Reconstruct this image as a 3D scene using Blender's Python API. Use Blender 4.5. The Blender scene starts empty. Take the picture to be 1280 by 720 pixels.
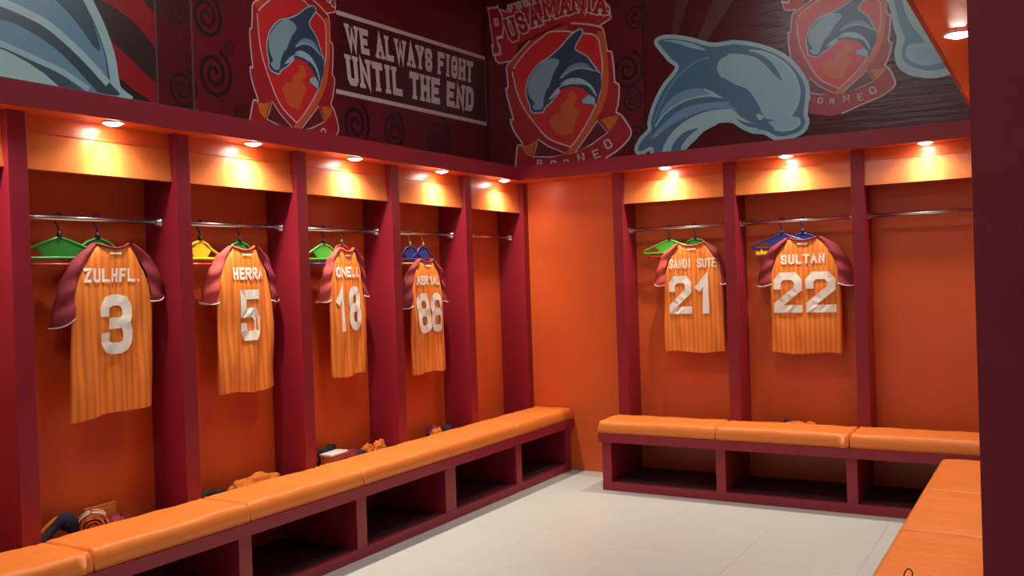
import bpy, bmesh, math, random
from mathutils import Vector, Matrix, noise
from mathutils.geometry import tessellate_polygon
random.seed(7)
C = bpy.context.scene.collection
sc = bpy.context.scene
R = math.radians

# ------------------------------------------------------------------ camera
def camera():
    yaw, pitch, roll = R(30.7885), R(-0.4893), R(-1.8985)
    fwd = Vector((-math.sin(yaw)*math.cos(pitch), math.cos(yaw)*math.cos(pitch), math.sin(pitch)))
    r = Vector((math.cos(yaw), math.sin(yaw), 0)); up = r.cross(fwd)
    r2 = math.cos(roll)*r + math.sin(roll)*up; up2 = -math.sin(roll)*r + math.cos(roll)*up
    cd = bpy.data.cameras.new('camera'); cd.sensor_width = 36; cd.lens = 36*1153.606/1280; cd.clip_start = .05
    o = bpy.data.objects.new('camera', cd); C.objects.link(o)
    m = Matrix((r2, up2, -fwd)).transposed().to_4x4(); m.translation = Vector((0, 0, 1.5))
    o.matrix_world = m; sc.camera = o
camera()
# ------------------------------------------------------------------ light and exposure
w = bpy.data.worlds.new('world'); sc.world = w; w.use_nodes = True
w.node_tree.nodes['Background'].inputs[0].default_value = (.9, .95, 1, 1)
w.node_tree.nodes['Background'].inputs[1].default_value = 0.02
sc.view_settings.view_transform = 'Standard'; sc.view_settings.look = 'None'
sc.view_settings.gamma = 1; sc.view_settings.use_curve_mapping = False
sc.view_settings.exposure = 0.02
BEAM_W = 26.0
LAMP_W = 26.0                      # canopy downlights
PANEL_W = 23.0                     # each ceiling panel
LAMP_COL = (1.0, .87, .70); PANEL_COL = (.84, .97, 1.0)

# ------------------------------------------------------------------ geometry constants (metres)
XT, YT = -3.53, 6.10               # canopy faces (left row, back row)
ZS, ZT, ZSOF = 2.257, 2.36, 2.262
XF, YF = -3.655, 6.22              # divider front edges
XW, YW = -3.895, 6.46              # locker backs
XM, YM = -4.30, 6.90               # printed mural planes
XB, XO = -3.33, -3.297             # left bench body / board front
YB, YO = 5.89, 5.865
CEIL = 4.2
# ------------------------------------------------------------------ colours and materials
def lin(h, k=1.0):
    h = h.lstrip('#'); out = []
    for i in (0, 2, 4):
        c = int(h[i:i+2], 16)/255
        c = c/12.92 if c <= .04045 else ((c+.055)/1.055)**2.4
        out.append(c*k)
    g = min(1, .86/max(out))
    return tuple(c*g for c in out)+(1,)
def mat(name, col, rough=.5, metal=0, spec=.5, nscale=0, namp=.15, bump=0, bscale=60, coat=0, stretch=(1, 1, 1), emit=None):
    m = bpy.data.materials.new(name); m.use_nodes = True
    nt = m.node_tree; b = nt.nodes['Principled BSDF']; L = nt.links
    b.inputs['Base Color'].default_value = col; b.inputs['Roughness'].default_value = rough
    b.inputs['Metallic'].default_value = metal; b.inputs['Specular IOR Level'].default_value = spec
    b.inputs['Coat Weight'].default_value = coat
    if emit: b.inputs['Emission Color'].default_value = emit[0]; b.inputs['Emission Strength'].default_value = emit[1]
    tc = nt.nodes.new('ShaderNodeTexCoord'); mp = nt.nodes.new('ShaderNodeMapping')
    mp.inputs['Scale'].default_value = stretch; L.new(tc.outputs['Object'], mp.inputs['Vector'])
    if nscale:
        n = nt.nodes.new('ShaderNodeTexNoise'); n.inputs['Scale'].default_value = nscale; n.inputs['Detail'].default_value = 4
        L.new(mp.outputs[0], n.inputs['Vector'])
        mx = nt.nodes.new('ShaderNodeMix'); mx.data_type = 'RGBA'
        mx.inputs['A'].default_value = tuple(c*(1-namp) for c in col[:3])+(1,)
        mx.inputs['B'].default_value = tuple(min(1, c*(1+namp)) for c in col[:3])+(1,)
        L.new(n.outputs['Fac'], mx.inputs['Factor']); L.new(mx.outputs['Result'], b.inputs['Base Color'])
    if bump:
        n2 = nt.nodes.new('ShaderNodeTexNoise'); n2.inputs['Scale'].default_value = bscale; n2.inputs['Detail'].default_value = 3
        L.new(mp.outputs[0], n2.inputs['Vector'])
        bp = nt.nodes.new('ShaderNodeBump'); bp.inputs['Strength'].default_value = bump; bp.inputs['Distance'].default_value = .01
        L.new(n2.outputs['Fac'], bp.inputs['Height']); L.new(bp.outputs[0], b.inputs['Normal'])
    return m
MAROON = mat('maroon laminate', (.255, .012, .028, 1), .42, nscale=6, namp=.10, bump=.08, bscale=180)
DARK = mat('dark cubby shade', (.035, .008, .010, 1), .6, nscale=8)  # near-black tone that puts the cubbies' shade into colour
MAROON_D = mat('maroon laminate side', (.255, .012, .028, 1), .38, nscale=5, namp=.12, bump=.08, bscale=180)
ORANGE = mat('orange laminate', (.66, .108, .024, 1), .33, nscale=3, namp=.10, bump=.05, bscale=220)
ORANGE_G = mat('glossy orange laminate', (.80, .215, .055, 1), .24, nscale=4, namp=.10, bump=.03, bscale=90)
VINYL = mat('orange vinyl', (.80, .215, .035, 1), .44, spec=.4, nscale=5, namp=.08, bump=.45, bscale=14)
FLOOR = mat('cream floor tile', (.60, .635, .60, 1), .38, nscale=1.3, namp=.05)
GROUT = mat('floor bedding', (.50, .51, .46, 1), .6)
PLASTER = mat('dark red paint', (.16, .012, .02, 1), .6, nscale=3, bump=.1)
PLASTER_W = mat('white paint', (.75, .74, .70, 1), .6, nscale=3, bump=.1)
CHROME = mat('chrome', (.78, .78, .77, 1), .27, 1, nscale=20, namp=.05)
WHITEP = mat('white lamp trim', (.8, .78, .74, 1), .4, nscale=20, namp=.03)
LENS = mat('lamp lens', (1, 1, 1, 1), .4, emit=((1, .93, .80, 1), 60), nscale=5, namp=.01)
DIFF = mat('ceiling panel diffuser', (1, 1, 1, 1), .4, emit=((.93, 1, .96, 1), 6), nscale=5, namp=.01)
J_MAROON = mat('maroon jersey cloth', (.26, .02, .035, 1), .75, nscale=90, namp=.15, bump=.12, bscale=300)
J_MAROON_LIT = mat('lamp-lit maroon jersey cloth', (.55, .075, .06, 1), .75, nscale=90, namp=.12, bump=.12, bscale=300)  # maroon sleeve cloth with the lamplight put into its colour
J_WHITE = mat('white print', (.85, .80, .72, 1), .6, nscale=70, namp=.08)
J_ORANGE = mat('plain orange cloth', (.80, .22, .025, 1), .8, nscale=30, namp=.2, bump=.3, bscale=60)
NAVY = mat('navy cloth', (.025, .02, .055, 1), .8, nscale=30, namp=.3, bump=.3, bscale=60)
BLACK = mat('black cloth', (.02, .015, .015, 1), .8, nscale=30, namp=.3, bump=.3, bscale=60)
GREEN = mat('green plastic', (.02, .20, .03, 1), .3, nscale=10, namp=.08)
GREEN_L = mat('lime green plastic', (.06, .38, .04, 1), .3, nscale=10, namp=.08)
YELLOW = mat('yellow plastic', (.80, .55, .02, 1), .3, nscale=10, namp=.08)
BLUE = mat('dark blue plastic', (.02, .035, .19, 1), .3, nscale=10, namp=.08)
REDP = mat('red plastic', (.55, .04, .04, 1), .3, nscale=10, namp=.08)
AMBER = mat('amber plastic', (.65, .27, .03, 1), .3, nscale=10, namp=.08)
HOOKD = mat('dark purple plastic', (.03, .015, .05, 1), .3, nscale=10, namp=.08)
def jersey_cloth():
    m = mat('striped orange jersey cloth', (.86, .25, .022, 1), .7, bump=.12, bscale=300)
    nt = m.node_tree; L = nt.links; b = nt.nodes['Principled BSDF']
    tc = nt.nodes['Texture Coordinate']; wv = nt.nodes.new('ShaderNodeTexWave'); wv.wave_type = 'BANDS'; wv.bands_direction = 'X'
    wv.inputs['Scale'].default_value = 9; wv.inputs['Distortion'].default_value = .6; wv.inputs['Detail'].default_value = 1
    L.new(tc.outputs['Object'], wv.inputs['Vector'])
    rp = nt.nodes.new('ShaderNodeValToRGB'); rp.color_ramp.elements[0].position = .15; rp.color_ramp.elements[1].position = .6
    rp.color_ramp.elements[0].color = (.76, .17, .018, 1); rp.color_ramp.elements[1].color = (.86, .255, .028, 1)
    L.new(wv.outputs['Fac'], rp.inputs[0]); L.new(rp.outputs[0], b.inputs['Base Color'])
    return m
J_STRIPE = jersey_cloth()
_print = {}
def ink(h, k=2.5):
    if (h, k) not in _print: _print[(h, k)] = mat('print '+h.strip('#'), lin(h, k), .34, spec=.8, nscale=25, namp=.04)
    return _print[(h, k)]
# ------------------------------------------------------------------ helpers
def link(name, bm, mats, parent=None, smooth=False, loc=None):
    me = bpy.data.meshes.new(name)
    if smooth:
        for f in bm.faces: f.smooth = True
    bm.to_mesh(me); bm.free()
    for m in (mats if isinstance(mats, (list, tuple)) else [mats]): me.materials.append(m)
    o = bpy.data.objects.new(name, me); C.objects.link(o)
    if parent: o.parent = parent
    if loc: o.location = loc
    return o
def thing(name, label, cat, loc=(0, 0, 0), rz=0, group=None):
    o = bpy.data.objects.new(name, None); C.objects.link(o); o.empty_display_size = .1
    o.location = loc; o.rotation_euler = (0, 0, rz); o['label'] = label; o['category'] = cat
    if group: o['group'] = group
    return o
def tag(o, label, cat, group=None):
    o['label'] = label; o['category'] = cat
    if group: o['group'] = group
    return o
def struct(o): o['kind'] = 'structure'; return o
def box(bm, x0, x1, y0, y1, z0, z1, bev=0.0, mi=0):
    r = bmesh.ops.create_cube(bm, size=1)
    vs = r['verts']
    for v in vs: v.co = Vector(((x0+x1)/2+v.co.x*(x1-x0), (y0+y1)/2+v.co.y*(y1-y0), (z0+z1)/2+v.co.z*(z1-z0)))
    fs = {f for v in vs for f in v.link_faces}
    for f in fs: f.material_index = mi
    if bev:
        es = list({e for v in vs for e in v.link_edges})
        bmesh.ops.bevel(bm, geom=es, offset=bev, segments=2, affect='EDGES', profile=.5)
    return bm
def boxo(name, x0, x1, y0, y1, z0, z1, m, parent=None, bev=.0015):
    return link(name, box(bmesh.new(), min(x0, x1), max(x0, x1), min(y0, y1), max(y0, y1), z0, z1, bev), m, parent)
def prism(bm, prof, axis, a, b, mi=0):
    """profile of (d, z) pairs extruded along an axis: axis 'y' -> d is x; axis 'x' -> d is y"""
    mk = (lambda d, z, t: Vector((d, t, z))) if axis == 'y' else (lambda d, z, t: Vector((t, d, z)))
    A = [bm.verts.new(mk(d, z, a)) for d, z in prof]; B = [bm.verts.new(mk(d, z, b)) for d, z in prof]
    n = len(prof); fs = [bm.faces.new(A), bm.faces.new(B[::-1])]
    for i in range(n): fs.append(bm.faces.new((A[i], B[i], B[(i+1) % n], A[(i+1) % n])))
    for f in fs: f.material_index = mi
    bmesh.ops.recalc_face_normals(bm, faces=bm.faces)
    return bm
def tube(bm, pts, r, n=8, flat=1.0, mi=0, cap=True):
    pts = [Vector(p) for p in pts]; rings = []; up = None
    for i, p in enumerate(pts):
        t = (pts[min(i+1, len(pts)-1)]-pts[max(i-1, 0)])
        if t.length < 1e-9: t = Vector((0, 0, 1))
        t.normalize()
        if up is None: up = Vector((0, 1, 0)) if abs(t.y) < .9 else Vector((1, 0, 0))
        s = t.cross(up).normalized(); up = s.cross(t).normalized()
        rr = r[i] if isinstance(r, (list, tuple)) else r
        rings.append([bm.verts.new(p+s*math.cos(a)*rr+up*math.sin(a)*rr*flat) for a in [2*math.pi*k/n for k in range(n)]])
    for i in range(len(rings)-1):
        for k in range(n):
            f = bm.faces.new((rings[i][k], rings[i][(k+1) % n], rings[i+1][(k+1) % n], rings[i+1][k])); f.material_index = mi; f.smooth = True
    if cap:
        f = bm.faces.new(rings[0][::-1]); f.material_index = mi
        f = bm.faces.new(rings[-1]); f.material_index = mi
    bmesh.ops.recalc_face_normals(bm, faces=bm.faces)
    return bm
def catmull(P, closed, k=5):
    n = len(P); out = []
    for i in range(n if closed else n-1):
        g = (lambda j: P[j % n]) if closed else (lambda j: P[min(max(j, 0), n-1)])
        p0, p1, p2, p3 = g(i-1), g(i), g(i+1), g(i+2)
        for s in range(k):
            t = s/k
            out.append(tuple(.5*(2*b+(c-a)*t+(2*a-5*b+4*c-d)*t*t+(3*b-a-3*c+d)*t**3) for a, b, c, d in zip(p0, p1, p2, p3)))
    if not closed: out.append(tuple(P[-1]))
    return out
# ------------------------------------------------------------------ stroke lettering
GL = {
 'A': [[(0,0),(.5,1),(1,0)],[(.22,.36),(.78,.36)]], 'B': [[(0,0),(0,1),(.8,1),(1,.85),(1,.65),(.8,.52),(0,.52)],[(.8,.52),(1,.38),(1,.15),(.8,0),(0,0)]],
 'C': [[(1,.75),(1,.85),(.8,1),(.2,1),(0,.85),(0,.15),(.2,0),(.8,0),(1,.15),(1,.25)]], 'D': [[(0,0),(0,1),(.75,1),(1,.8),(1,.2),(.75,0),(0,0)]],
 'E': [[(1,1),(0,1),(0,0),(1,0)],[(0,.5),(.75,.5)]], 'F': [[(1,1),(0,1),(0,0)],[(0,.5),(.7,.5)]],
 'G': [[(1,.78),(1,.85),(.8,1),(.2,1),(0,.85),(0,.15),(.2,0),(.8,0),(1,.15),(1,.45),(.6,.45)]], 'H': [[(0,0),(0,1)],[(1,0),(1,1)],[(0,.5),(1,.5)]],
 'I': [[(.5,0),(.5,1)]], 'K': [[(0,0),(0,1)],[(1,1),(.05,.45)],[(.4,.62),(1,0)]], 'L': [[(0,1),(0,0),(1,0)]],
 'M': [[(0,0),(0,1),(.5,.35),(1,1),(1,0)]], 'N': [[(0,0),(0,1),(1,0),(1,1)]],
 'O': [[(.2,0),(0,.15),(0,.85),(.2,1),(.8,1),(1,.85),(1,.15),(.8,0),(.2,0)]], 'P': [[(0,0),(0,1),(.8,1),(1,.85),(1,.62),(.8,.48),(0,.48)]],
 'R': [[(0,0),(0,1),(.8,1),(1,.85),(1,.65),(.8,.5),(0,.5)],[(.5,.5),(1,0)]],
 'S': [[(1,.78),(1,.87),(.82,1),(.18,1),(0,.87),(0,.64),(.18,.53),(.82,.47),(1,.36),(1,.13),(.82,0),(.18,0),(0,.13),(0,.22)]],
 'T': [[(0,1),(1,1)],[(.5,1),(.5,0)]], 'U': [[(0,1),(0,.15),(.2,0),(.8,0),(1,.15),(1,1)]], 'W': [[(0,1),(.25,0),(.5,.8),(.75,0),(1,1)]],
 'Y': [[(0,1),(.5,.48),(1,1)],[(.5,.48),(.5,0)]], 'Z': [[(0,1),(1,1),(0,0),(1,0)]], '.': [[(.4,0),(.6,0)]],
 '0': [[(.2,0),(0,.15),(0,.85),(.2,1),(.8,1),(1,.85),(1,.15),(.8,0),(.2,0)]], '1': [[(.1,.74),(.6,1),(.6,0)]],
 '2': [[(0,.72),(0,.85),(.2,1),(.8,1),(1,.85),(1,.62),(0,.12),(0,0),(1,0)]],
 '3': [[(0,.78),(0,.86),(.2,1),(.8,1),(1,.86),(1,.62),(.82,.52),(.4,.52)],[(.82,.52),(1,.4),(1,.14),(.8,0),(.2,0),(0,.14),(0,.22)]],
 '5': [[(1,1),(0,1),(0,.56),(.8,.56),(1,.42),(1,.14),(.8,0),(.2,0),(0,.14),(0,.2)]],
 '8': [[(.2,.52),(0,.66),(0,.86),(.2,1),(.8,1),(1,.86),(1,.66),(.8,.52),(.2,.52),(0,.38),(0,.14),(.2,0),(.8,0),(1,.14),(1,.38),(.8,.52)]],
}
def ribbon(P, th, sub=1):
    """mitred ribbon of width th along P; closed if first == last"""
    V = [Vector(p) for p in P]; closed = (V[0]-V[-1]).length < 1e-6
    if closed: V = V[:-1]
    n = len(V); L = []; Rr = []
    for i, p in enumerate(V):
        a = V[i-1] if (i or closed) else None; b = V[(i+1) % n] if (i < n-1 or closed) else None
        d1 = (p-a).normalized() if a is not None else None; d2 = (b-p).normalized() if b is not None else None
        q = p.copy()
        if d1 is None: q = p-d2*th*.5; d1 = d2
        if d2 is None: q = p+d1*th*.5; d2 = d1
        n1 = Vector((-d1.y, d1.x)); n2 = Vector((-d2.y, d2.x)); m = n1+n2
        m = m.normalized() if m.length > .2 else n1
        k = th/2/max(.45, m.dot(n1)); L.append(q+m*k); Rr.append(q-m*k)
    out = []
    for i in range(n if closed else n-1):
        j = (i+1) % n
        for k in range(sub):
            a, b = k/sub, (k+1)/sub
            out.append([tuple(Rr[i].lerp(Rr[j], a)), tuple(Rr[i].lerp(Rr[j], b)), tuple(L[i].lerp(L[j], b)), tuple(L[i].lerp(L[j], a))])
    return out
def chaikin(P, k=1):
    for _ in range(k):
        cl = P[0] == P[-1]; Q = [] if cl else [P[0]]
        for i in range(len(P)-1):
            a, b = P[i], P[i+1]
            Q.append((a[0]*.75+b[0]*.25, a[1]*.75+b[1]*.25)); Q.append((a[0]*.25+b[0]*.75, a[1]*.25+b[1]*.75))
        Q = Q+[Q[0]] if cl else Q+[P[-1]]
        P = Q
    return P
def glyph_quads(ch, w, h, th, serif=0, sub=1, thx=None):
    """stroked glyph in a w x h cell -> list of quads ((x,y) x4)"""
    out = []; x0, y0, W, H = th/2, th/2, w-th, h-th
    for pl in GL.get(ch, []):
        P = [(x0+x*W, y0+y*H) for x, y in pl]
        if ch in '038': P = chaikin(P)
        Q = list(P)
        # pull free ends in so that the squared cap does not stick out
        if P[0] != P[-1]:
            for k, j in ((0, 1), (-1, -2)):
                d = Vector(Q[j])-Vector(Q[k])
                if serif == 0 and d.length > th and pl[k][1] in (0, 1) and abs(pl[k][0]-pl[j][0]) < .01: pass
        out += ribbon(Q, th, sub)
        if serif:
            for k, j in ((0, 1), (-1, -2)):
                (ux, uy), (vx, vy) = pl[k], pl[j]
                if uy in (0, 1) and abs(uy-vy) > .3:
                    c = P[k]; s = th*serif; yy = y0-th*.5+th*.28 if uy == 0 else y0+H+th*.5-th*.28
                    out.append([(c[0]-s, yy-th*.28), (c[0]+s, yy-th*.28), (c[0]+s, yy+th*.28), (c[0]-s, yy+th*.28)])
    return out
def add_flat(bm, quads, fn, mi, nud=None):
    for k, q in enumerate(quads):
        try:
            f = bm.faces.new([bm.verts.new(fn(*p)+(nud*(k*.00006) if nud else Vector())) for p in q]); f.material_index = mi
        except ValueError: pass
# ------------------------------------------------------------------ printed artwork: outlines on the wall planes, metres
CREST = [["f","#8a1a20",[[-4.251,3.841],[-4.212,3.853],[-4.119,3.849],[-4.076,3.821],[-4.056,3.875],[-3.891,3.887],[-3.746,3.907],[-3.473,3.907],[-3.411,3.915],[-3.18,3.822],[-3.139,3.735],[-3.102,3.688],[-3.091,3.597],[-3.2,3.551],[-3.455,3.62],[-3.559,3.622],[-3.5,3.648],[-3.663,3.609],[-3.843,3.561],[-3.965,3.528],[-3.99,3.459],[-4.056,3.395],[-4.168,3.391],[-4.201,3.428],[-4.231,3.688]],0,0,0],["s","#bcacac",[[-4.251,3.841],[-4.212,3.853],[-4.119,3.849],[-4.076,3.821],[-4.056,3.875],[-3.891,3.887],[-3.746,3.907],[-3.473,3.907],[-3.411,3.915],[-3.18,3.822],[-3.139,3.735],[-3.102,3.688],[-3.091,3.597],[-3.2,3.551]],0,2.0,0],["s","#bcacac",[[-4.251,3.841],[-4.231,3.688],[-4.201,3.428],[-4.168,3.391],[-4.056,3.395]],0,2.0,0],["f","#7d161c",[[-4.088,3.352],[-4.031,3.402],[-3.85,3.541],[-3.64,3.6],[-3.483,3.62],[-3.455,3.625],[-3.299,3.588],[-3.189,3.543],[-3.168,3.526],[-3.154,3.469],[-3.133,3.344],[-3.094,3.318],[-3.078,3.15],[-3.075,3.08],[-3.043,3.056],[-3.04,2.991],[-3.054,2.894],[-3.071,2.835],[-3.031,2.808],[-2.985,2.743],[-2.947,2.665],[-2.968,2.608],[-3.062,2.529],[-3.195,2.463],[-3.422,2.342],[-3.531,2.311],[-3.829,2.336],[-4.044,2.427],[-4.024,2.552],[-4.005,2.656],[-3.955,2.664],[-4.036,2.786],[-4.069,2.885],[-4.041,2.894],[-4.082,3.045],[-4.102,3.159],[-4.083,3.172],[-4.086,3.257]],0,0,0],["s","#bcacac",[[-3.455,3.62],[-3.299,3.583],[-3.189,3.543],[-3.168,3.526],[-3.154,3.469],[-3.133,3.344],[-3.094,3.318],[-3.078,3.15],[-3.075,3.08],[-3.043,3.056],[-3.04,2.991],[-3.054,2.894],[-3.071,2.835],[-3.031,2.808],[-2.985,2.743],[-2.947,2.665],[-2.968,2.608],[-3.062,2.529],[-3.195,2.463],[-3.422,2.342]],1,2.0,0],["s","#bcacac",[[-3.85,3.541],[-4.031,3.402],[-4.088,3.352],[-4.086,3.252],[-4.083,3.172],[-4.102,3.159],[-4.082,3.045],[-4.041,2.894],[-4.069,2.885],[-4.036,2.786],[-3.955,2.664],[-4.005,2.656],[-4.024,2.552],[-4.044,2.427]],1,2.0,0],["f","#96301c",[[-4.082,3.352],[-3.85,3.526],[-3.641,3.59],[-3.484,3.609],[-3.486,3.556],[-3.653,3.579],[-3.87,3.472],[-4.022,3.322]],0,0,0],["f","#b9552a",[[-3.218,3.504],[-3.167,3.496],[-3.148,3.428],[-3.131,3.277],[-3.127,3.137],[-3.136,3.044],[-3.167,2.929],[-3.249,2.789],[-3.366,2.651],[-3.472,2.54],[-3.529,2.546],[-3.493,2.598],[-3.398,2.695],[-3.28,2.863],[-3.208,3.014],[-3.185,3.205],[-3.191,3.345]],1,0,0],["f","#a01f22",[[-4.022,3.322],[-3.87,3.467],[-3.736,3.544],[-3.653,3.579],[-3.486,3.558],[-3.458,3.547],[-3.346,3.519],[-3.225,3.471],[-3.191,3.345],[-3.18,3.204],[-3.208,3.074],[-3.215,2.995],[-3.28,2.863],[-3.398,2.695],[-3.493,2.598],[-3.521,2.606],[-3.698,2.686],[-3.834,2.836],[-3.937,2.984],[-3.993,3.118],[-4.019,3.226]],1,0,0],["s","#bcacac",[[-4.022,3.322],[-3.87,3.467],[-3.736,3.544],[-3.653,3.579],[-3.486,3.558],[-3.458,3.547],[-3.346,3.519],[-3.225,3.471],[-3.191,3.345],[-3.18,3.204],[-3.208,3.074],[-3.215,2.995],[-3.28,2.863],[-3.398,2.695],[-3.493,2.598],[-3.521,2.606],[-3.698,2.686],[-3.834,2.836],[-3.937,2.984],[-3.993,3.118],[-4.019,3.226]],1,1.8,1],["f","#a54b22",[[-3.511,3.044],[-3.453,3.056],[-3.41,2.99],[-3.458,2.935],[-3.392,2.876],[-3.439,2.811],[-3.466,2.702],[-3.546,2.701],[-3.58,2.704],[-3.626,2.72],[-3.693,2.81],[-3.667,2.868],[-3.585,2.889],[-3.571,2.949],[-3.506,3.002]],0,0,0],["f","#22354b",[[-3.362,3.553],[-3.349,3.519],[-3.393,3.458],[-3.418,3.396],[-3.319,3.325],[-3.245,3.224],[-3.203,3.168],[-3.195,3.067],[-3.214,3.004],[-3.256,2.915],[-3.367,2.944],[-3.374,2.97],[-3.308,3.007],[-3.374,3.066],[-3.463,3.093],[-3.579,3.083],[-3.578,3.073],[-3.651,3.0],[-3.723,2.948],[-3.748,2.914],[-3.831,2.919],[-3.866,2.944],[-3.871,2.987],[-3.898,3.053],[-3.907,3.127],[-3.901,3.142],[-3.88,3.212],[-3.792,3.314],[-3.672,3.369],[-3.565,3.434],[-3.494,3.494],[-3.447,3.527],[-3.401,3.55]],1,0,0],["s","#7f9aa3",[[-3.203,3.168],[-3.245,3.224],[-3.319,3.325],[-3.418,3.396],[-3.393,3.458],[-3.349,3.519],[-3.362,3.553],[-3.401,3.55],[-3.447,3.527],[-3.494,3.494],[-3.565,3.434],[-3.672,3.369],[-3.792,3.314],[-3.88,3.212],[-3.901,3.142],[-3.907,3.127],[-3.898,3.053],[-3.871,2.987],[-3.866,2.944],[-3.831,2.919],[-3.748,2.914],[-3.723,2.948],[-3.651,3.0],[-3.578,3.073]],1,1.8,0],["f","#62808e",[[-3.603,3.348],[-3.575,3.313],[-3.631,3.229],[-3.682,3.112],[-3.693,3.119],[-3.732,3.031],[-3.74,2.965],[-3.771,2.938],[-3.818,2.944],[-3.847,2.973],[-3.822,3.001],[-3.868,3.059],[-3.889,3.135],[-3.869,3.2],[-3.793,3.294],[-3.696,3.352]],1,0,0],["f","#54718a",[[-3.575,3.18],[-3.503,3.251],[-3.422,3.28],[-3.333,3.267],[-3.257,3.195],[-3.368,3.227],[-3.47,3.216],[-3.552,3.177]],1,0,0],["s","#8fb0bb",[[-3.563,3.178],[-3.47,3.231],[-3.368,3.232],[-3.224,3.186]],1,1.3,0],["f","#8ba9b3",[[-3.685,3.015],[-3.613,3.088],[-3.518,3.136],[-3.577,3.119],[-3.507,3.16],[-3.393,3.154],[-3.294,3.09],[-3.242,3.008],[-3.253,2.99],[-3.317,3.068],[-3.384,3.093],[-3.463,3.113],[-3.578,3.102],[-3.578,3.073],[-3.638,3.029]],1,0,0],["f","#22354b",[[-3.406,3.106],[-3.317,3.078],[-3.264,3.011],[-3.243,2.958],[-3.307,3.037]],1,0,0],["f","#7d9dab",[[-3.367,2.944],[-3.374,2.97],[-3.308,3.007],[-3.254,2.97],[-3.256,2.915]],0,0,0],["f","#a8551f",[[-3.968,2.647],[-3.889,2.657],[-3.819,2.684],[-3.845,2.619],[-3.863,2.545],[-3.929,2.575]],0,0,0],["f","#a8551f",[[-3.211,2.789],[-3.139,2.801],[-3.047,2.805],[-3.076,2.744],[-3.138,2.681],[-3.169,2.739]],0,0,0],["f","#4d0f18",[[-3.804,2.687],[-3.529,2.54],[-3.68,2.528],[-3.851,2.548]],0,0,0],["s","#bcacac",[[-3.804,2.692],[-3.7,2.619],[-3.529,2.54],[-3.68,2.528],[-3.851,2.548],[-3.825,2.616]],0,1.6,1],["f","#4d0f18",[[-3.244,2.783],[-3.149,2.677],[-3.301,2.594],[-3.455,2.538]],0,0,0],["s","#bcacac",[[-3.239,2.782],[-3.149,2.677],[-3.301,2.594],[-3.455,2.538]],0,1.6,1]]
CREST_TITLE = [["P","#7d0f1c",[[-4.198,3.484],[-4.081,3.48],[-4.128,3.865],[-4.246,3.872]]],["U","#7d0f1c",[[-4.04,3.553],[-3.941,3.565],[-4.005,3.765],[-4.105,3.755]]],["S","#7d0f1c",[[-3.932,3.604],[-3.846,3.617],[-3.912,3.799],[-3.998,3.788]]],["A","#7d0f1c",[[-3.826,3.644],[-3.722,3.652],[-3.77,3.825],[-3.874,3.818]]],["M","#7d0f1c",[[-3.693,3.684],[-3.558,3.686],[-3.592,3.857],[-3.727,3.856]]],["A","#7d0f1c",[[-3.546,3.695],[-3.446,3.69],[-3.465,3.854],[-3.565,3.861]]],["N","#7d0f1c",[[-3.436,3.702],[-3.311,3.685],[-3.314,3.837],[-3.44,3.854]]],["I","#7d0f1c",[[-3.303,3.681],[-3.254,3.673],[-3.249,3.822],[-3.298,3.831]]],["A","#7d0f1c",[[-3.241,3.659],[-3.124,3.631],[-3.106,3.786],[-3.224,3.815]]]]
CREST_SMALL = [["F","#96848a",[[-4.04,3.813],[-3.99,3.817],[-4.009,3.88],[-4.059,3.876]]],["O","#96848a",[[-3.964,3.821],[-3.914,3.825],[-3.933,3.887],[-3.983,3.883]]],["O","#96848a",[[-3.888,3.828],[-3.839,3.832],[-3.858,3.894],[-3.907,3.89]]],["T","#96848a",[[-3.814,3.835],[-3.765,3.84],[-3.783,3.901],[-3.832,3.897]]],["B","#96848a",[[-3.732,3.842],[-3.683,3.844],[-3.697,3.906],[-3.746,3.904]]],["A","#96848a",[[-3.659,3.848],[-3.61,3.849],[-3.625,3.911],[-3.673,3.909]]],["L","#96848a",[[-3.586,3.853],[-3.538,3.854],[-3.553,3.915],[-3.6,3.914]]],["L","#96848a",[[-3.514,3.858],[-3.467,3.859],[-3.481,3.92],[-3.529,3.919]]]]
CREST_BANNER = [["B","#b09a9e",[[-3.822,2.456],[-3.768,2.448],[-3.761,2.512],[-3.815,2.52]]],["O","#b09a9e",[[-3.689,2.435],[-3.632,2.43],[-3.629,2.494],[-3.686,2.499]]],["R","#b09a9e",[[-3.559,2.431],[-3.507,2.432],[-3.512,2.495],[-3.564,2.495]]],["N","#b09a9e",[[-3.422,2.459],[-3.357,2.467],[-3.373,2.533],[-3.438,2.525]]],["E","#b09a9e",[[-3.271,2.47],[-3.217,2.485],[-3.244,2.554],[-3.299,2.54]]],["O","#b09a9e",[[-3.162,2.535],[-3.101,2.558],[-3.139,2.631],[-3.2,2.608]]]]
MAP_LEFT = [[0.7395,0.1201,6.7871],[-0.0811,0.8564,0.0746]]
MAP_RIGHT = [[0.6751,0.1243,0.698],[-0.1092,0.6859,0.6308]]
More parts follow.
